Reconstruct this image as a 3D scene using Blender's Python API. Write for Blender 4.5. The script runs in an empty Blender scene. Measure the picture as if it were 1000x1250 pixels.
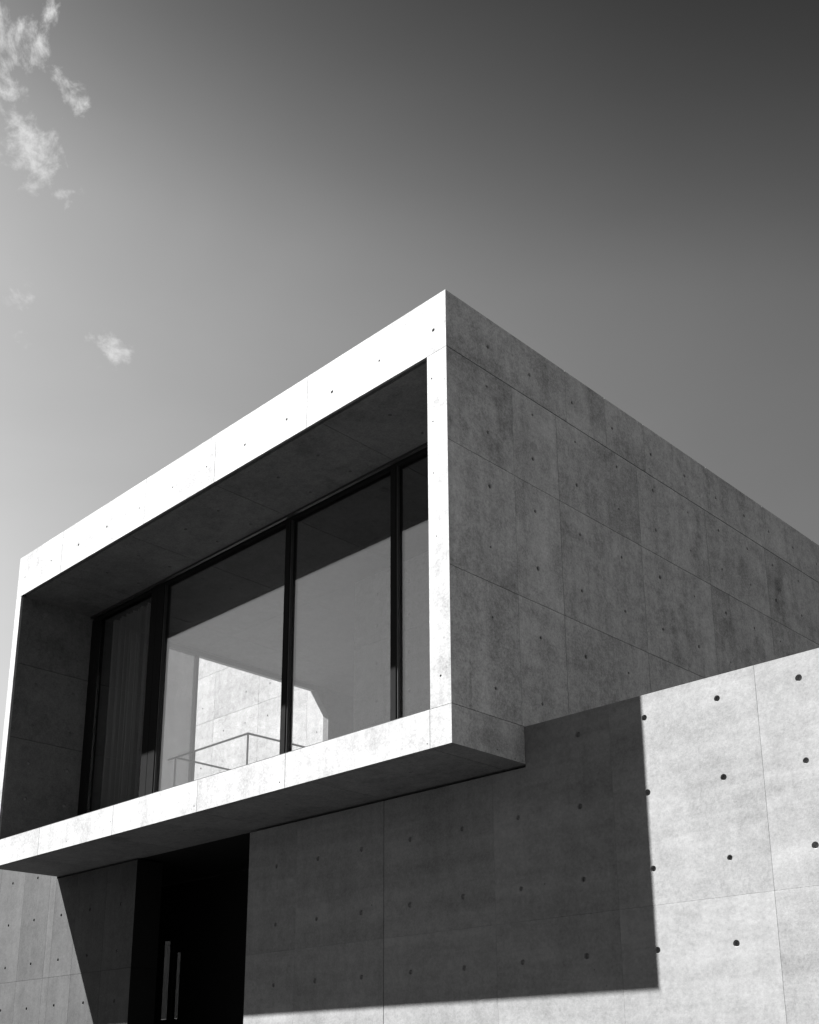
import bpy, bmesh, math, random
from mathutils import Vector, Matrix
random.seed(7)
C = bpy.context.scene.collection
S = 1.4                     # metres per model unit
Z0 = 0.2119                 # model height of the ground

def P(x, y, z):
    return Vector((x * S, y * S, (z - Z0) * S))

# ------------------------------------------------------------------ camera
scene = bpy.context.scene
yaw, pitch, roll = -0.77729, 0.284409, -0.004062
fw = Vector((math.sin(yaw) * math.cos(pitch), math.cos(yaw) * math.cos(pitch), math.sin(pitch)))
r0 = Vector((math.cos(yaw), -math.sin(yaw), 0))
u0 = r0.cross(fw)
rr = math.cos(roll) * r0 + math.sin(roll) * u0
uu = -math.sin(roll) * r0 + math.cos(roll) * u0
cd = bpy.data.cameras.new('camera')
cam = bpy.data.objects.new('camera', cd)
C.objects.link(cam)
m = Matrix((rr, uu, -fw)).transposed().to_4x4()
m.translation = P(4.140003, -4.544355, 1.354822)
cam.matrix_world = m
cd.sensor_fit = 'HORIZONTAL'
cd.sensor_width = 36
cd.lens = 36 * 1.40611
cd.shift_y = 0.2822
cd.clip_start = 0.05
cd.clip_end = 6000
scene.camera = cam

# ------------------------------------------------------------------ light
SUN_TO = Vector((-0.827, -0.647, 1.363)).normalized()
sd = bpy.data.lights.new('sun', 'SUN')
sd.energy = 5.0
sd.angle = math.radians(0.55)
sd.color = (1.0, 1.0, 1.0)
sun = bpy.data.objects.new('sun', sd)
C.objects.link(sun)
sun.rotation_euler = SUN_TO.to_track_quat('Z', 'Y').to_euler()
sun.location = (-20, -20, 40)

world = bpy.data.worlds.new('World')
scene.world = world
world.use_nodes = True
nt = world.node_tree
N, L = nt.nodes, nt.links

def nd(tree, kind, **kw):
    n = tree.nodes.new(kind)
    for k, v in kw.items():
        setattr(n, k, v)
    return n

def val(tree, a):
    return a

def mth(tree, op, a, b=None, c=None, clamp=False):
    n = tree.nodes.new('ShaderNodeMath')
    n.operation = op
    n.use_clamp = clamp
    for i, v in enumerate((a, b, c)):
        if v is None:
            continue
        if isinstance(v, (int, float)):
            n.inputs[i].default_value = v
        else:
            tree.links.new(v, n.inputs[i])
    return n.outputs[0]

def dot(tree, vec, d):
    n = tree.nodes.new('ShaderNodeVectorMath')
    n.operation = 'DOT_PRODUCT'
    tree.links.new(vec, n.inputs[0])
    n.inputs[1].default_value = d
    return n.outputs['Value']

def ramp(tree, fac, stops, interp='LINEAR'):
    n = tree.nodes.new('ShaderNodeValToRGB')
    n.color_ramp.interpolation = interp
    e = n.color_ramp.elements
    while len(e) > 1:
        e.remove(e[-1])
    e[0].position, e[0].color = stops[0][0], (stops[0][1],) * 3 + (1,)
    for p, v in stops[1:]:
        q = e.new(p)
        q.color = (v, v, v, 1)
    tree.links.new(fac, n.inputs[0])
    return n.outputs[0]

def mrange(tree, v, a, b, c, d, smooth=True):
    n = tree.nodes.new('ShaderNodeMapRange')
    n.interpolation_type = 'SMOOTHSTEP' if smooth else 'LINEAR'
    tree.links.new(v, n.inputs[0])
    for i, x in enumerate((a, b, c, d)):
        n.inputs[i + 1].default_value = x
    return n.outputs[0]

def noise(tree, vec, scale, detail=4, rough=0.5, dist=0.0):
    n = tree.nodes.new('ShaderNodeTexNoise')
    n.inputs['Scale'].default_value = scale
    n.inputs['Detail'].default_value = detail
    n.inputs['Roughness'].default_value = rough
    n.inputs['Distortion'].default_value = dist
    tree.links.new(vec, n.inputs['Vector'])
    return n.outputs[0]

def scaled(tree, vec, s, loc=(0, 0, 0), rot=(0, 0, 0)):
    n = tree.nodes.new('ShaderNodeMapping')
    n.inputs['Scale'].default_value = s
    n.inputs['Location'].default_value = loc
    n.inputs['Rotation'].default_value = rot
    tree.links.new(vec, n.inputs['Vector'])
    return n.outputs[0]

sky = nd(nt, 'ShaderNodeTexSky', sky_type='NISHITA', sun_disc=False)
sky.sun_elevation = math.asin(SUN_TO.z)
sky.sun_rotation = math.atan2(SUN_TO.x, SUN_TO.y)
sky.air_density, sky.dust_density, sky.ozone_density = 1.0, 1.0, 1.0
# black-and-white film behind a red filter: mostly the red record of the sky
mono = dot(nt, sky.outputs[0], (0.9, 0.1, 0.0))
geo = nd(nt, 'ShaderNodeNewGeometry')
nrm = nt.nodes.new('ShaderNodeVectorMath'); nrm.operation = 'SCALE'; nrm.inputs['Scale'].default_value = -1.0
L.new(geo.outputs['Incoming'], nrm.inputs[0])
D = nrm.outputs[0]
zc = mth(nt, 'MAXIMUM', dot(nt, D, (0, 0, 1)), 0.0)
az = math.radians(190)
c = dot(nt, D, (math.cos(az), math.sin(az), 0))
zt = mth(nt, 'ADD', zc, mth(nt, 'MULTIPLY', mth(nt, 'MULTIPLY', mth(nt, 'SUBTRACT', .72, mth(nt, 'MAXIMUM', c, -.2)), .20), mth(nt, 'POWER', zc, .5)))
A = ramp(nt, zt, [(0.0, .95), (.2, .92), (.45, .80), (.58, .84), (.665, .84), (.72, .58), (.785, .36), (.86, .18), (1.0, .10)], 'B_SPLINE')
B = mth(nt, 'MULTIPLY_ADD', mth(nt, 'EXPONENT', mth(nt, 'MULTIPLY', mth(nt, 'SUBTRACT', c, .72), 2.3)), .75, .25)
# the filter darkens the sky most at right angles to the sun; out of view, brightness is added to lift the flank
B = mth(nt, 'MULTIPLY_ADD', mrange(nt, c, -.05, -.85, 0, 1), .75, B)
B = mth(nt, 'MINIMUM', B, 1.15)
sk = mth(nt, 'MULTIPLY', mth(nt, 'MULTIPLY', mth(nt, 'MINIMUM', mono, 2.15), A), B)
# clouds: wisps gathered on the sun's side of the sky
Dn = D
wq = nt.nodes.new('ShaderNodeTexNoise'); wq.inputs['Scale'].default_value = 11; wq.inputs['Detail'].default_value = 3
L.new(Dn, wq.inputs['Vector'])
wv = nt.nodes.new('ShaderNodeVectorMath'); wv.operation = 'MULTIPLY_ADD'
L.new(wq.outputs['Color'], wv.inputs[0]); wv.inputs[1].default_value = (.045, .045, .045); L.new(Dn, wv.inputs[2])
det = noise(nt, scaled(nt, wv.outputs[0], (1, 1, 1.15), (0, 0, 0), (.5, .3, .9)), 40, 13, .68)
wisp = mth(nt, 'MULTIPLY_ADD', mth(nt, 'SUBTRACT', det, .5), 3.0, .5)
mask = None
SPOTS = [((-0.6522, 0.2612, 0.7116), 0.0236, 1.00),
         ((-0.6537, 0.2751, 0.7050), 0.0119, 0.80),
         ((-0.6482, 0.2543, 0.7177), 0.0159, 0.90),
         ((-0.6283, 0.2785, 0.7264), 0.0106, 0.62),
         ((-0.6758, 0.2734, 0.6845), 0.0165, 1.05),
         ((-0.6807, 0.2805, 0.6768), 0.0122, 0.90),
         ((-0.6475, 0.3019, 0.6997), 0.0099, 0.62),
         ((-0.6514, 0.3142, 0.6906), 0.0095, 0.75),
         ((-0.6595, 0.3086, 0.6855), 0.0078, 0.55),
         ((-0.6878, 0.3027, 0.6598), 0.0228, 1.10),
         ((-0.6779, 0.3044, 0.6692), 0.0136, 0.80),
         ((-0.6975, 0.3091, 0.6465), 0.0115, 0.80),
         ((-0.6882, 0.3324, 0.6449), 0.0117, 0.66),
         ((-0.7251, 0.4011, 0.5598), 0.0126, 0.85),
         ((-0.7347, 0.3880, 0.5565), 0.0125, 0.58),
         ((-0.7422, 0.3320, 0.5822), 0.0157, 0.45),
         ((-0.7543, 0.3440, 0.5592), 0.0135, 0.35),
         ((-.70, .16, .70), .035, .9), ((-.78, .10, .61), .10, .85), ((-.74, -.08, .66), .12, .8), ((-.86, -.22, .45), .12, .8), ((-.80, -.45, .40), .13, .75)]
for d, r, w in SPOTS:
    d = Vector(d).normalized()
    dd = dot(nt, D, d)
    ang = mth(nt, 'ARCCOSINE', mth(nt, 'MINIMUM', dd, .999999))
    g = mth(nt, 'MULTIPLY', mrange(nt, ang, 0, r * 2.0, 1, 0), w)
    mask = g if mask is None else mth(nt, 'MAXIMUM', mask, g)
cl = mth(nt, 'ADD', mth(nt, 'MULTIPLY', mask, .85), mth(nt, 'SUBTRACT', wisp, .90))
cl = mth(nt, 'POWER', mth(nt, 'MULTIPLY', cl, 1.65, clamp=True), 1.3)
cl = mth(nt, 'MULTIPLY', cl, mrange(nt, mask, 0, .35, 0, 1))
haze = mth(nt, 'MULTIPLY', mth(nt, 'SUBTRACT', noise(nt, scaled(nt, Dn, (1, 1, 2.2)), 4.5, 4, .5, .3), .5), .16)
sk = mth(nt, 'MULTIPLY', sk, mth(nt, 'ADD', haze, 1.0))
mx = nt.nodes.new('ShaderNodeMix'); mx.data_type = 'FLOAT'
L.new(cl, mx.inputs[0]); L.new(sk, mx.inputs[2]); mx.inputs[3].default_value = 2.1
bg = N['Background']
L.new(mx.outputs[0], bg.inputs['Color'])
bg.inputs['Strength'].default_value = 0.05

vs = scene.view_settings
vs.view_transform = 'Standard'
vs.look = 'None'
vs.gamma = 1
vs.use_curve_mapping = False
vs.exposure = 2.74
scene.render.engine = 'CYCLES'
scene.cycles.max_bounces = 10
scene.cycles.transparent_max_bounces = 16

# ------------------------------------------------------------------ materials
def base_mat(name):
    mt = bpy.data.materials.new(name)
    mt.use_nodes = True
    t = mt.node_tree
    b = t.nodes['Principled BSDF']
    return mt, t, b

def concrete(name, v, streak=1.0, blotch=1.0, band=1.0, seed=0.0, contrast=1.0):
    mt, t, b = base_mat(name)
    g = t.nodes.new('ShaderNodeNewGeometry')
    cast = t.nodes.new('ShaderNodeAttribute'); cast.attribute_type = 'OBJECT'; cast.attribute_name = 'cast'
    tone = t.nodes.new('ShaderNodeAttribute'); tone.attribute_type = 'OBJECT'; tone.attribute_name = 'tone'
    off = t.nodes.new('ShaderNodeVectorMath'); off.operation = 'ADD'
    cmb = t.nodes.new('ShaderNodeCombineXYZ')
    k = mth(t, 'MULTIPLY', cast.outputs['Fac'], 9.0)
    for i in range(3):
        t.links.new(k, cmb.inputs[i])
    t.links.new(g.outputs['Position'], off.inputs[0]); t.links.new(cmb.outputs[0], off.inputs[1])
    p = scaled(t, off.outputs[0], (1, 1, 1), (seed, seed * 1.7, seed * .6))
    cloud = noise(t, p, .75, 8, .62, .5)
    mid = noise(t, p, 3.2, 7, .66, .3)
    speck = noise(t, p, 13, 5, .7)
    fine = noise(t, p, 46, 3, .7)
    grain = noise(t, p, 190, 2, .8)
    st = noise(t, scaled(t, p, (5.5, 5.5, .32)), 1.0, 6, .62, .15)
    bd = noise(t, scaled(t, p, (.35, .35, 5.0)), 1.0, 5, .6, .35)
    bl = mrange(t, noise(t, scaled(t, p, (1, 1, .8), (4, 8, 2)), 1.5, 6, .6, .4), .54, .70, 0, 1)
    drip = mrange(t, noise(t, scaled(t, p, (9, 9, .5), (1, 5, 3)), 1.0, 5, .6), .60, .74, 0, 1)
    drip = mth(t, 'MULTIPLY', drip, mrange(t, noise(t, scaled(t, p, (1, 1, 1), (9, 2, 2)), 1.1, 3), .48, .62, 0, 1))
    def term(x, mid_, amp):
        return mth(t, 'MULTIPLY', mth(t, 'SUBTRACT', x, mid_), amp * contrast)
    f = mth(t, 'ADD', 1.0, term(cloud, .5, .75))
    for x in (term(mid, .5, .70), term(speck, .5, .85), term(fine, .5, 1.0), term(grain, .5, 1.0), term(st, .5, .50 * streak), term(bd, .5, .42 * band),
              term(bl, 0, -.20 * blotch), term(drip, 0, -.20 * streak)):
        f = mth(t, 'ADD', f, x)
    f = mth(t, 'ADD', f, tone.outputs['Fac'])
    # bug holes left by trapped air
    vo = t.nodes.new('ShaderNodeTexVoronoi'); vo.inputs['Scale'].default_value = 9
    t.links.new(p, vo.inputs['Vector'])
    sep = t.nodes.new('ShaderNodeSeparateColor'); t.links.new(vo.outputs['Color'], sep.inputs[0])
    size = mth(t, 'MULTIPLY', mth(t, 'POWER', sep.outputs[0], 5.0), .085)
    hole = mth(t, 'MULTIPLY', mth(t, 'LESS_THAN', vo.outputs['Distance'], size), mth(t, 'GREATER_THAN', mid, .50))
    f = mth(t, 'MULTIPLY', f, mth(t, 'SUBTRACT', 1.0, mth(t, 'MULTIPLY', hole, .55)))
    f = mth(t, 'MULTIPLY', mth(t, 'MAXIMUM', f, .25), v)
    cc = t.nodes.new('ShaderNodeCombineColor')
    for i in range(3):
        t.links.new(f, cc.inputs[i])
    t.links.new(cc.outputs[0], b.inputs['Base Color'])
    b.inputs['Roughness'].default_value = .82
    b.inputs['Specular IOR Level'].default_value = .25
    bp = t.nodes.new('ShaderNodeBump'); bp.inputs['Strength'].default_value = .35; bp.inputs['Distance'].default_value = .006
    h = mth(t, 'ADD', mth(t, 'ADD', mth(t, 'MULTIPLY', fine, .5), mth(t, 'MULTIPLY', mid, .8)), mth(t, 'MULTIPLY', hole, -1.0))
    t.links.new(h, bp.inputs['Height']); t.links.new(bp.outputs[0], b.inputs['Normal'])
    return mt

def plain(name, v, rough=.6, metal=0.0, vary=.25, scale=9, spec=.3):
    mt, t, b = base_mat(name)
    g = t.nodes.new('ShaderNodeNewGeometry')
    n = noise(t, g.outputs['Position'], scale, 6, .65)
    f = mth(t, 'MULTIPLY', mth(t, 'ADD', 1.0, mth(t, 'MULTIPLY', mth(t, 'SUBTRACT', n, .5), 2 * vary)), v)
    cc = t.nodes.new('ShaderNodeCombineColor')
    for i in range(3):
        t.links.new(f, cc.inputs[i])
    t.links.new(cc.outputs[0], b.inputs['Base Color'])
    b.inputs['Roughness'].default_value = rough
    b.inputs['Metallic'].default_value = metal
    b.inputs['Specular IOR Level'].default_value = spec
    return mt

def glass(name, tint, r0_):
    mt = bpy.data.materials.new(name); mt.use_nodes = True
    t = mt.node_tree; t.nodes.clear()
    out = t.nodes.new('ShaderNodeOutputMaterial')
    g = t.nodes.new('ShaderNodeNewGeometry')
    v = t.nodes.new('ShaderNodeVectorMath'); v.operation = 'DOT_PRODUCT'
    t.links.new(g.outputs['Incoming'], v.inputs[0]); t.links.new(g.outputs['Normal'], v.inputs[1])
    k = mth(t, 'SUBTRACT', 1.0, mth(t, 'ABSOLUTE', v.outputs['Value']), clamp=True)
    F = mth(t, 'ADD', mth(t, 'MULTIPLY', mth(t, 'POWER', k, 5.0), 1 - r0_), r0_, clamp=True)
    tr = t.nodes.new('ShaderNodeBsdfTransparent'); tr.inputs[0].default_value = (tint,) * 3 + (1,)
    gl = t.nodes.new('ShaderNodeBsdfGlossy'); gl.inputs['Roughness'].default_value = 0.0; gl.inputs[0].default_value = (.95,) * 3 + (1,)
    ms = t.nodes.new('ShaderNodeMixShader')
    t.links.new(F, ms.inputs[0]); t.links.new(tr.outputs[0], ms.inputs[1]); t.links.new(gl.outputs[0], ms.inputs[2])
    t.links.new(ms.outputs[0], out.inputs[0])
    return mt

M = {}
M['house'] = concrete('pale_cast_concrete', .213, blotch=.6)
M['terrace'] = concrete('terrace_concrete', .275, blotch=.5, seed=29.0)
M['slab'] = concrete('streaked_cast_concrete', .210, blotch=.6, streak=1.7, band=.4, seed=21.0, contrast=.85)
M['under'] = concrete('shaded_underside_concrete', .125, streak=.2, band=.3, seed=25.0)  # same concrete, with the shade below the slab put into its colour
M['flank'] = concrete('lightened_flank_concrete', .34, blotch=1.3, streak=1.15, seed=3.3, contrast=1.15)  # same concrete as the front, lightened to lift the shaded side
M['soffit'] = concrete('shaded_soffit_concrete', .095, streak=.2, band=.2, seed=5.1)  # same concrete, darkened to deepen the shade under the roof
M['wall'] = concrete('boundary_concrete', .138, band=2.6, seed=8.4, contrast=.66)
M['dark_wall'] = concrete('darkened_grey_concrete', .034, streak=1.5, blotch=.6, seed=11.2)  # darker streaked concrete; vignette darkening is also put into its colour
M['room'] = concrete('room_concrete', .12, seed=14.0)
M['partition'] = concrete('partition_concrete', .36, seed=17.0)
M['plug'] = plain('mortar_plug', .10, .95, vary=.4, scale=60)
M['plug_pale'] = plain('mortar_plug_pale', .16, .95, vary=.4, scale=60)
M['asphalt'] = plain('dark_asphalt', .015, .95, vary=.4, scale=14)
M['deck'] = plain('dark_slate_paving', .014, .9, vary=.3, scale=6)
M['metal'] = plain('dark_bronze_metal', .013, .8, 0.0, .2, 20, 0.0)
M['rail'] = plain('dark_steel', .03, .4, 0.3, .2, 20, .4)
M['curtain'] = plain('dark_curtain_cloth', .55, .95, 0, .2, 30, .1)
M['black'] = plain('recess_shade_black', .008, .9, 0, .2, 5, .1)  # near-black colour standing in for deep shade in the entrance recess
M['glass'] = glass('window_glass', .83, .165)
M['dim'] = glass('dimming_glass', .13, .02)  # dark tint stands in for shade on what lies beyond the slits
M['screed'] = plain('pale_floor_screed', .15, .8, vary=.2, scale=5)
M['tint'] = glass('tinted_glass', .42, .03)

# ------------------------------------------------------------------ helpers
def link(name, me, mats, parent=None):
    o = bpy.data.objects.new(name, me)
    C.objects.link(o)
    for x in mats:
        if x.name not in [k.name for k in me.materials if k]:
            me.materials.append(x)
    if parent:
        o.parent = parent
        o.matrix_parent_inverse = parent.matrix_world.inverted() if parent.type == 'EMPTY' else Matrix.Identity(4)
    return o

def tag(o, label=None, cat=None, group=None, kind=None):
    for k, v in (('label', label), ('category', cat), ('group', group), ('kind', kind)):
        if v:
            o[k] = v
    return o

def thing(name, label, cat, loc, group=None):
    o = bpy.data.objects.new(name, None)
    o.location = loc
    o.empty_display_size = .3
    C.objects.link(o)
    bpy.context.view_layer.update()
    return tag(o, label, cat, group, 'thing')

def boxes(name, bs, mat, parent=None, bevel=0.0):
    """bs: list of (x0,x1,y0,y1,z0,z1) in model units"""
    bm = bmesh.new()
    for x0, x1, y0, y1, z0, z1 in bs:
        v = [bm.verts.new(P(x, y, z)) for z in (z0, z1) for y in (y0, y1) for x in (x0, x1)]
        for f in ((0, 2, 3, 1), (4, 5, 7, 6), (0, 1, 5, 4), (2, 6, 7, 3), (0, 4, 6, 2), (1, 3, 7, 5)):
            bm.faces.new([v[i] for i in f])
    if bevel:
        bmesh.ops.bevel(bm, geom=bm.edges[:], offset=bevel, segments=1, affect='EDGES')
    me = bpy.data.meshes.new(name)
    bm.to_mesh(me); bm.free()
    return link(name, me, [mat], parent)

T = 0.022          # panel thickness, model units
GAP = 0.0042       # joint width
HR = 0.0185        # tie-hole radius

def panel_mesh(O, U, V, Nn, u0, u1, v0, v1, holes, mitre, hr):
    """One cast panel: front face with conical tie holes, sides, back."""
    bm = bmesh.new()
    cache = {}
    def vt(u, v, d=0.0):
        k = (round(u, 5), round(v, 5), round(d, 5))
        if k not in cache:
            q = O + U * u + V * v - Nn * d
            cache[k] = bm.verts.new(P(*q))
        return cache[k]
    def splits(a, b, hs):
        hs = sorted(set(round(h, 4) for h in hs))
        g = []
        for h in hs:
            if not g or h - g[-1][-1] > .05:
                g.append([h])
            else:
                g[-1].append(h)
        c_ = [sum(x) / len(x) for x in g]
        return [a] + [(p + q) / 2 for p, q in zip(c_, c_[1:])] + [b]
    us = splits(u0, u1, [h[0] for h in holes])
    vsx = splits(v0, v1, [h[1] for h in holes])
    flip = U.cross(V).dot(Nn) < 0
    def face(vs_, mi=0):
        if flip:
            vs_ = vs_[::-1]
        f = bm.faces.new(vs_)
        f.material_index = mi
    n = 12
    for i in range(len(us) - 1):
        for j in range(len(vsx) - 1):
            a, b, c_, d = us[i], us[i + 1], vsx[j], vsx[j + 1]
            q = [vt(a, c_), vt(b, c_), vt(b, d), vt(a, d)]
            inside = [h for h in holes if a < h[0] < b and c_ < h[1] < d]
            if not inside:
                face(q)
                continue
            hu, hv = inside[0][:2]
            R = hr * (inside[0][2] if len(inside[0]) > 2 else 1)
            R = min(R, .8 * min(hu - a, b - hu, hv - c_, d - hv))
            ring = []
            for depth, rad in ((0, R), (.35 * T, R * .80), (.62 * T, R * .66)):
                ring.append([vt(hu + rad * math.cos(2 * math.pi * (k + .0) / n - 3 * math.pi / 4),
                                hv + rad * math.sin(2 * math.pi * (k + .0) / n - 3 * math.pi / 4), depth) for k in range(n)])
            s = n // 4
            for e in range(4):
                arc = [ring[0][(e * s + k) % n] for k in range(s + 1)]
                face([q[e], q[(e + 1) % 4]] + arc[::-1])
            for r_ in range(2):
                for k in range(n):
                    face([ring[r_][k], ring[r_][(k + 1) % n], ring[r_ + 1][(k + 1) % n], ring[r_ + 1][k]], 1 if r_ else 0)
            face(ring[2], 1)
    mu0, mu1, mv0, mv1 = [T if x else 0 for x in mitre]
    bk = [vt(u0 + mu0, v0 + mv0, T), vt(u1 - mu1, v0 + mv0, T), vt(u1 - mu1, v1 - mv1, T), vt(u0 + mu0, v1 - mv1, T)]
    bot = [vt(u, v0) for u in us]; top = [vt(u, v1) for u in us]
    lef = [vt(u0, v) for v in vsx]; rig = [vt(u1, v) for v in vsx]
    face([bk[0], bk[1]] + bot[::-1]); face([bk[2], bk[3]] + top)
    face([bk[3], bk[0]] + lef); face([bk[1], bk[2]] + rig[::-1])
    face(bk[::-1])
    me = bpy.data.meshes.new('panel')
    bm.to_mesh(me); bm.free()
    return me

def surface(parent, mat, O, U, V, Nn, us, vs_, holes, mitre=(0, 0, 0, 0), gaps={}, gap=GAP, hr=HR, tone=.05, plug=None, skip=(), flat_joints=()):
    """A face cast in panels: us / vs_ are the joint positions, holes the tie holes."""
    O, U, V, Nn = Vector(O), Vector(U), Vector(V), Vector(Nn)
    for i in range(len(us) - 1):
        for j in range(len(vs_) - 1):
            if (i, j) in skip:
                continue
            a, b, c_, d = us[i], us[i + 1], vs_[j], vs_[j + 1]
            def g(idx, last, key):
                if idx == 0 or idx == last or key in flat_joints:
                    return 0
                return gaps.get(key, gap) / 2 * random.uniform(.8, 1.2)
            A_, B_ = a + g(i, -1, ('u', i)), b - g(i + 1, len(us) - 1, ('u', i + 1))
            C_, D_ = c_ + g(j, -1, ('v', j)), d - g(j + 1, len(vs_) - 1, ('v', j + 1))
            hs = [h for h in holes if A_ + .02 < h[0] < B_ - .02 and C_ + .02 < h[1] < D_ - .02]
            mt = (mitre[0] and i == 0, mitre[1] and i == len(us) - 2, mitre[2] and j == 0, mitre[3] and j == len(vs_) - 2)
            me = panel_mesh(O, U, V, Nn, A_, B_, C_, D_, hs, mt, hr)
            o = link('panel', me, [mat, plug or random.choice((M['plug'], M['plug'], M['plug_pale']))], parent)
            o['tone'] = random.uniform(-tone, tone)
            o['cast'] = 0.0 if (('u', i) in flat_joints or ('u', i + 1) in flat_joints) else random.random()

def jit(x, a=.006):
    return x + random.uniform(-a, a)

# ------------------------------------------------------------------ ground
bm = bmesh.new()
R = 3000
vsq = [bm.verts.new((x, y, 0)) for x, y in ((-R, -R), (R, -R), (R, R), (-R, R))]
bm.faces.new(vsq)
me = bpy.data.meshes.new('ground'); bm.to_mesh(me); bm.free()
tag(link('ground', me, [M['asphalt']]), kind='structure')

# ------------------------------------------------------------------ model dimensions
W, ZT, ZJ, ZO, ZB, DW = 5.5032, 6.1195, 5.7102, 3.3840, 3.1533, 0.6466
CR, CL = .1633, .0906
YB = 9.0          # depth of the house
G = .80           # glazing plane

# ------------------------------------------------------------------ the house
house = thing('concrete_house', 'raw concrete house with a cantilevered upper floor and one wide recessed window', 'house', P(-2.75, 4.5, Z0))
bpy.context.view_layer.update()

# roof (upper band)
roof = boxes('roof', [(-W, -T, T, YB, ZJ + T + .004, ZT - .003)], M['house'], house)
ux = [-W, -4.70, -3.36, -2.40, -1.324, 0]
fh = [(jit(-.10 - .478 * k, .02), jit(5.885, .012), random.choice((.5, .65, .75))) for k in range(12)]
surface(roof, M['house'], (0, 0, 0), (1, 0, 0), (0, 0, 1), (0, -1, 0), ux, [ZJ, ZT], fh, (0, 1, 1, 0), hr=.016, tone=.03)
uy = [0, 1.225, 1.70, 2.20, 3.10, 4.03, 4.96, 5.9, 6.85, 7.8, YB]
sh = [(y, jit(5.901, .006), .8) for y in [.40, .829, 1.30, 1.784, 2.285, 2.76, 3.233, 3.691, 4.118, 4.56, 5.02, 5.5, 5.98, 6.45, 6.93, 7.4, 7.9, 8.4]]
surface(roof, M['flank'], (0, 0, 0), (0, 1, 0), (0, 0, 1), (1, 0, 0), uy, [ZJ + GAP * 1.3, ZT], sh, (1, 0, 0, 0), tone=.06, gap=.0022)
# ceiling of the recess and of the room behind it
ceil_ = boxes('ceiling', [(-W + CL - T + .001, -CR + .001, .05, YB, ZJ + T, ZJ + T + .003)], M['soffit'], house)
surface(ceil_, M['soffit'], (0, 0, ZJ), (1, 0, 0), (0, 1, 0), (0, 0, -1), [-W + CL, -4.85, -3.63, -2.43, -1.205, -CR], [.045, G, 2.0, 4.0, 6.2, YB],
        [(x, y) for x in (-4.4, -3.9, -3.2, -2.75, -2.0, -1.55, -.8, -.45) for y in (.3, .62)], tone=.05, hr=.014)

# right flank
flank = boxes('side_wall', [(-CR + .002, -T, T, YB, ZO + .002, ZJ + T + .003)], M['house'], house)
uy = [0, .630, 1.100, 2.068, 3.03, 4.0, 4.955, 5.92, 6.88, 7.84, YB]
vz = [ZO + GAP * .9, 4.238, 5.064, ZJ - GAP * .4]
cols = [.385, .835, 1.312, 1.808, 2.29, 2.772, 3.236, 3.69, 4.13, 4.60, 5.07, 5.55, 6.03, 6.5, 7.0, 7.45, 7.95, 8.45]
rows = [5.597, 5.265, 4.888, 4.478, 4.014, 3.572]
hh = [(jit(y, .008), jit(z, .006), random.uniform(.5, .95)) for y in cols for z in rows]
surface(flank, M['flank'], (0, 0, 0), (0, 1, 0), (0, 0, 1), (1, 0, 0), uy, vz, hh, (1, 0, 0, 0), tone=.07, gap=.0038, gaps={('u', 1): .0022})
surface(flank, M['house'], (0, 0, 0), (1, 0, 0), (0, 0, 1), (0, -1, 0), [-CR, 0], [ZO + GAP * .6, ZJ - GAP * .6],
        [(-.126, 5.535, .45), (-.080, 5.555, .5), (-.118, 5.23, .4), (-.12, 4.877, .35), (-.082, 4.892, .5), (-.1, 4.45, .3), (-.08, 3.567, .55)], (0, 1, 0, 0), hr=.014, tone=.02)

# left flank, with the opening to the terrace
OY0, OY1 = 1.60, 3.83
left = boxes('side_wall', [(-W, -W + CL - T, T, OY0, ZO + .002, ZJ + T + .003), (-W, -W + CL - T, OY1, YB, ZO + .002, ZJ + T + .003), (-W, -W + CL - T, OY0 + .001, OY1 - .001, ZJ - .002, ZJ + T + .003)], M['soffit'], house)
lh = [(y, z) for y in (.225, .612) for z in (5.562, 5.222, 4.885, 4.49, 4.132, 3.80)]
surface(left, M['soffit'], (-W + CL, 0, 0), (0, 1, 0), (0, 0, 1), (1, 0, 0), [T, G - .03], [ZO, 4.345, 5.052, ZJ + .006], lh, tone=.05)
surface(left, M['house'], (0, 0, 0), (1, 0, 0), (0, 0, 1), (0, -1, 0), [-W, -W + CL], [ZO + GAP * .6, ZJ - GAP * .6],
        [(-W + .05, 5.5, .4), (-W + .05, 5.1, .4), (-W + .05, 4.7, .4)], (0, 0, 0, 0), hr=.014, tone=.02)
surface(left, M['room'], (-W + CL, 0, 0), (0, 1, 0), (0, 0, 1), (1, 0, 0), [G + .05, OY0], [ZO, 4.345, 5.052, ZJ + .006], [], tone=.05)
surface(left, M['room'], (-W + CL, 0, 0), (0, 1, 0), (0, 0, 1), (1, 0, 0), [OY1, 5.0, 6.2, 7.6, YB - .2], [ZO, 4.345, 5.052, ZJ + .006],
        [(y, z) for y in (4.2, 4.7) for z in (5.56, 5.22, 4.88, 4.49, 4.13, 3.8)], tone=.05)
# haunch added to stand in for a shadow in the far upper corner of the opening
bm = bmesh.new()
pts = [(OY1, ZJ), (OY1, 5.40), (OY1 - .20, 5.66), (OY1 - .20, ZJ)]
fa = [bm.verts.new(P(-W + .004, y, z)) for y, z in pts]; fb = [bm.verts.new(P(-W + CL - .004, y, z)) for y, z in pts]
bm.faces.new(fa); bm.faces.new(fb[::-1])
for i in range(4):
    bm.faces.new([fa[i], fb[i], fb[(i + 1) % 4], fa[(i + 1) % 4]][::-1])
bmesh.ops.recalc_face_normals(bm, faces=bm.faces[:])
me = bpy.data.meshes.new('corner_shade_wedge'); bm.to_mesh(me); bm.free()
link('corner_shade_wedge', me, [M['room']], house)

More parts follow.
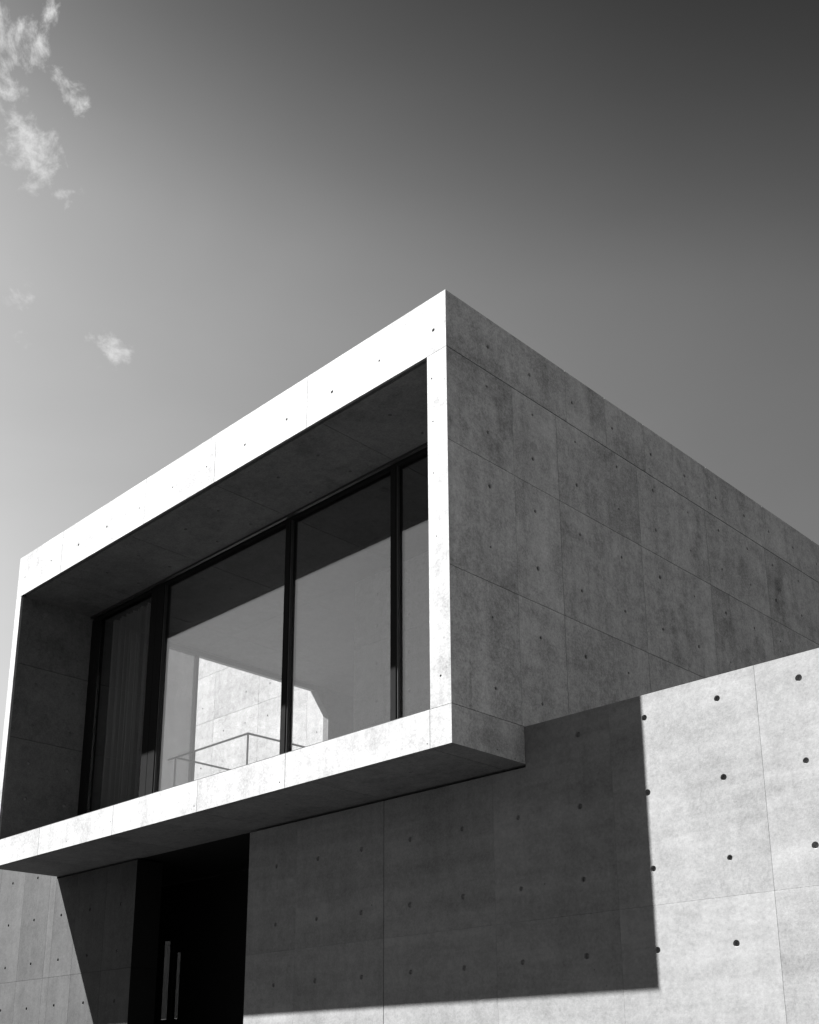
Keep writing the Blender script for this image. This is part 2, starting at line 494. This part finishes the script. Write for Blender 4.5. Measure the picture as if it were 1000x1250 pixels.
# floor slab with its front edge
slab = boxes('floor_slab', [(-W, -T, T, YB, ZB + T, ZO - .004)], M['house'], house)
ux = [-W, -4.66, -3.52, -2.42, -1.457, -.168, 0]
surface(slab, M['slab'], (0, 0, 0), (1, 0, 0), (0, 0, 1), (0, -1, 0), ux, [ZB, ZO],
        [(-1.44, 3.275, .5), (-1.51, 3.20, .4), (-2.45, 3.2, .4), (-3.55, 3.26, .4), (-.19, 3.185, .3), (-4.2, 3.2, .35)], (0, 1, 1, 0), hr=.014, tone=.035)
surface(slab, M['flank'], (0, 0, 0), (0, 1, 0), (0, 0, 1), (1, 0, 0), [0, DW - .002], [ZB, ZO], [(.39, 3.19, .35)], (1, 0, 1, 0), tone=.02)
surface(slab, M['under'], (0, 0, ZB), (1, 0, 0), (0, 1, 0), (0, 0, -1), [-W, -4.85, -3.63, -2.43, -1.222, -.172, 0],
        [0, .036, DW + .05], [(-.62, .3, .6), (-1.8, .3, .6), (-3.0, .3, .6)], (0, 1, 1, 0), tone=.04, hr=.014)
surface(slab, M['black'], (0, 0, ZB), (1, 0, 0), (0, 1, 0), (0, 0, -1), [-W, -4.85, -3.63, -2.43, -.5], [DW + .051, 1.7], [], tone=0)  # underside beyond the wall line, its deep shade painted black
boxes('sill_paving', [(-W + CL + .002, -CR - .002, .005, 1.0, ZO - .004, ZO + .006)], M['deck'], house)
boxes('floor', [(-W + CL + .002, -CR - .002, 1.001, YB - .2, ZO - .004, ZO + .006)], M['screed'], house)

# back of the house and the partition behind the glass
boxes('rear_wall', [(-W + CL + .002, -CR - .002, YB - .18, YB - .02, ZO + .008, ZJ - .002)], M['room'], house)
part = boxes('partition_wall', [(-2.99 + T, -CR - .002, 2.0 + T, 2.22, ZO + .008, ZJ - .002)], M['partition'], house)
surface(part, M['partition'], (0, 2.0, 0), (1, 0, 0), (0, 0, 1), (0, -1, 0), [-2.99, -2.05, -1.1, -CR - .004], [ZO + .008, 4.30, 5.05, ZJ - .003],
        [(x, z) for x in (-2.7, -2.3, -1.8, -1.35, -.85, -.45) for z in (5.5, 5.2, 4.85, 4.5, 4.1, 3.7)], tone=.04)

# ------------------------------------------------------------------ glazing (parts of the house)
glz = boxes('window_frame', [(-W + CL + .002, -CR - .002, G - .03, G + .03, ZO + .008, ZO + .030),
                             (-W + CL + .002, -CR - .002, G - .035, G + .035, ZJ - .034, ZJ - .003),
                             (-W + CL + .002, -W + CL + .09, G - .05, G + .04, ZO + .031, ZJ - .035)], M['metal'], house)
boxes('track', [(-W + CL + .002, -CR - .002, G - .075, G - .052, ZJ - .022, ZJ - .003)], M['rail'], glz)
MX = [(-4.40, -4.30), (-4.298, -4.19), (-2.470, -2.410), (-1.268, -1.212)]
for k, (a, b) in enumerate(MX):
    o = boxes('mullion', [(a, b, G - .038, G + .040, ZO + .031, ZJ - .035)], M['metal'], glz, .003)
    boxes('trim', [(b + .001, b + .012, G - .030, G - .008, ZO + .032, ZJ - .036)], M['rail'], o)
segs = [(-W + CL + .092, -4.402), (-4.188, -2.472), (-2.408, -1.270), (-1.210, -CR - .004)]
for a, b in segs:
    boxes('glass_pane', [(a, b, G - .006, G + .006, ZO + .030, ZJ - .034)], M['glass'], glz)
# opening to the terrace: a frame, a sliding leaf left of the clear opening
tf = boxes('terrace_door', [(-W + .02, -W + CL - .02, OY0 + .002, OY1 - .002, ZJ - .055, ZJ - .003),
                            (-W + .02, -W + CL - .02, OY0 + .002, OY0 + .05, ZO + .01, ZJ - .056),
                            (-W + .02, -W + CL - .02, 2.0, 2.03, ZO + .01, ZJ - .056)], M['rail'], house)
boxes('glass_pane', [(-W + .05, -W + .058, OY0 + .051, 1.999, ZO + .01, ZJ - .057)], M['tint'], tf)

# ------------------------------------------------------------------ ground floor entrance (parts of the house)
ent = boxes('entrance_wall', [(-W, -5.235, 1.66, 1.672, Z0, ZB - .002), (-5.235, -5.125, 1.66, 1.672, Z0, 1.90), (-5.235, -5.125, 1.66, 1.672, 2.62, ZB - .002),
                              (-5.125, -5.02, 1.66, 1.672, Z0, ZB - .002), (-5.02, -4.955, 1.66, 1.672, Z0, 1.90), (-5.02, -4.955, 1.66, 1.672, 2.50, ZB - .002),
                              (-4.955, -.5, 1.66, 1.672, Z0, ZB - .002)], M['black'], house)
boxes('glass_pane', [(-5.235, -5.125, 1.664, 1.668, 1.901, 2.619)], M['dim'], ent)
boxes('glass_pane', [(-5.02, -4.955, 1.664, 1.668, 1.901, 2.499)], M['dim'], ent)
boxes('mullion', [(-5.10, -5.045, 1.64, 1.659, 1.88, 2.64)], M['metal'], ent)
boxes('side_cheek', [(-W, -5.4, .90, 1.658, Z0, ZB - .002)], M['black'], house)
boxes('side_cheek', [(-2.60, -2.45, .86, 1.658, Z0, ZB - .03)], M['black'], house)
boxes('rear_ground_wall', [(-W + .02, -.02, YB - .2, YB - .02, Z0, ZB - .002)], M['dark_wall'], house)

# ------------------------------------------------------------------ walls around the house
ZC = ZB - .020
wr = thing('concrete_wall', 'pale concrete wall with round tie holes right of the black entrance, half in shade', 'wall', P(4.5, DW + .12, Z0))
ws = boxes('wall_core', [(-2.645 + T, -.004, DW + T, DW + .20, Z0, ZC - .003), (.001, 11.5, DW + T, DW + .20, Z0, ZO - .003)], M['wall'], wr)
hc = [1.7324 - .45 * i for i in range(-22, 10)]
hr_ = [3.2566 - .4205 * j for j in range(0, 8)]
hol = [(jit(x, .005), jit(z, .004), random.uniform(.8, 1.05)) for x in hc for z in hr_]
surface(wr, M['wall'], (0, DW, 0), (1, 0, 0), (0, 0, 1), (0, -1, 0), [-2.645, -2.095, -1.208, -.262, 0], [Z0, 1.07, 2.226, ZC], hol, (1, 0, 0, 0), tone=.03,
        flat_joints={('u', 4)}, plug=M['plug_pale'], gap=.0010, gaps={('u', 2): .0050, ('v', 2): .0008, ('v', 1): .0008})
us = [0, .605] + [1.505 + .9 * k for k in range(11)] + [11.5]
us = [u for u in us if u <= 11.5]
surface(wr, M['wall'], (0, DW, 0), (1, 0, 0), (0, 0, 1), (0, -1, 0), us, [Z0, 1.07, 2.226, ZO], hol, (0, 0, 0, 0), tone=.03, flat_joints={('u', 0)}, gap=.0010, gaps={('u', 2): .0018, ('v', 2): .0009, ('v', 1): .0009})

wl = thing('concrete_wall', 'dark grey streaked concrete wall left of the black entrance, crossed by a slanting shadow', 'wall', P(-8, DW + .12, Z0))
LX1, LX0 = -4.168, -13.0
boxes('wall_core', [(LX0, -W - .002, DW + T, DW + .25, Z0, ZO - .003), (-W - .002, LX1 - T, DW + T, DW + .25, Z0, ZC - .003)], M['dark_wall'], wl)
hl = [-4.385 - .493 * k for k in range(18)]
hz2 = [3.185 - .398 * k for k in range(8)]
hol2 = [(jit(x, .008), jit(z, .006), .8) for x in hl for z in hz2]
ul = [LX0] + [-4.63 - .493 * k for k in range(16, -1, -1)] + [LX1]
ua = [u for u in ul if u < -W] + [-W - .001]
ub = [-W + .001] + [u for u in ul if u > -W]
surface(wl, M['dark_wall'], (0, DW, 0), (1, 0, 0), (0, 0, 1), (0, -1, 0), ua, [Z0, 1.07, 2.245, ZO], hol2, tone=.09, gap=.0022)
surface(wl, M['dark_wall'], (0, DW, 0), (1, 0, 0), (0, 0, 1), (0, -1, 0), ub, [Z0, 1.07, 2.245, ZC], hol2, (0, 1, 0, 0), tone=.09, gap=.0022)
surface(wl, M['black'], (LX1, 0, 0), (0, 1, 0), (0, 0, 1), (1, 0, 0), [DW, DW + .25], [Z0, 1.07, 2.245, ZC], [], (1, 0, 0, 0), tone=.05)  # return face blackened in colour to read as deep shade

# sunlit wall of the terrace, seen through the glass
tw = thing('terrace_wall', 'sunlit concrete terrace wall seen through the glass, with rows of tie holes', 'wall', P(-8.3, 4.1, Z0))
boxes('wall_core', [(-11.0, -W - .02, 4.0 + T, 4.25, Z0, 7.6)], M['wall'], tw)
th = [(jit(-6.74 - .47 * k, .02), jit(6.16 - .42 * j, .01), random.uniform(.45, .75)) for k in range(-2, 9) for j in range(-3, 8)]
surface(tw, M['terrace'], (0, 4.0, 0), (1, 0, 0), (0, 0, 1), (0, -1, 0), [-11.0, -9.8, -8.85, -7.9, -6.95, -6.0, -W - .02],
        [Z0, 2.2, 3.4, 4.68, 5.94, 6.60, 7.6], th, tone=.05)

# ------------------------------------------------------------------ stair railing inside
def tube(name, pts, r, mat, parent, n=8):
    bm = bmesh.new()
    for a, b in zip(pts, pts[1:]):
        a, b = P(*a), P(*b)
        d = b - a
        q = d.to_track_quat('Z', 'Y').to_matrix().to_4x4()
        q.translation = (a + b) / 2
        bmesh.ops.create_cone(bm, cap_ends=True, segments=n, radius1=r, radius2=r, depth=d.length + r, matrix=q)
    me = bpy.data.meshes.new(name); bm.to_mesh(me); bm.free()
    return link(name, me, [mat], parent)

rl = thing('stair_railing', 'thin dark metal railing around a stairwell behind the large window', 'railing', P(-3.8, 1.3, ZO + .006))
H = 4.13
tube('handrail', [(-4.42, 1.06, H), (-3.26, 1.06, H)], .013, M['rail'], rl)
tube('handrail', [(-3.26, 1.06, H), (-3.24, 1.97, H)], .013, M['rail'], rl)
tube('handrail', [(-4.31, 1.06, H), (-4.33, 2.6, H)], .013, M['rail'], rl)
tube('lower_rail', [(-4.31, 1.09, 3.86), (-4.33, 2.6, 3.86)], .008, M['rail'], rl)
for x, y in ((-3.26, 1.06), (-4.31, 1.06), (-4.02, 1.06), (-4.33, 1.8), (-3.25, 1.95), (-4.33, 2.6)):
    tube('post', [(x, y, ZO + .008), (x, y, H - .008)], .012, M['rail'], rl)

# ------------------------------------------------------------------ curtain
bm = bmesh.new()
n = 260
x0, x1 = -5.30, -4.42
prev = None
for i in range(n + 1):
    t_ = i / n
    x = x0 + (x1 - x0) * t_
    ph = 2 * math.pi * 17 * (t_ + .012 * math.sin(t_ * 21))
    y = .94 + .050 * math.sin(ph) + .014 * math.sin(t_ * 47 + 1)
    cur = [bm.verts.new(P(x, y, ZO + .02)), bm.verts.new(P(x + .004 * math.sin(ph * .5), y * 1.0 - .004 * math.sin(ph), 4.5)), bm.verts.new(P(x, y, ZJ - .04))]
    if prev:
        for k in range(2):
            f = bm.faces.new([prev[k], cur[k], cur[k + 1], prev[k + 1]]); f.smooth = True
    prev = cur
bmesh.ops.solidify(bm, geom=bm.faces[:], thickness=.003)
me = bpy.data.meshes.new('curtain'); bm.to_mesh(me); bm.free()
tag(link('curtain', me, [M['curtain']]), 'dark floor-length pleated curtain behind the left end of the wide window', 'curtain')
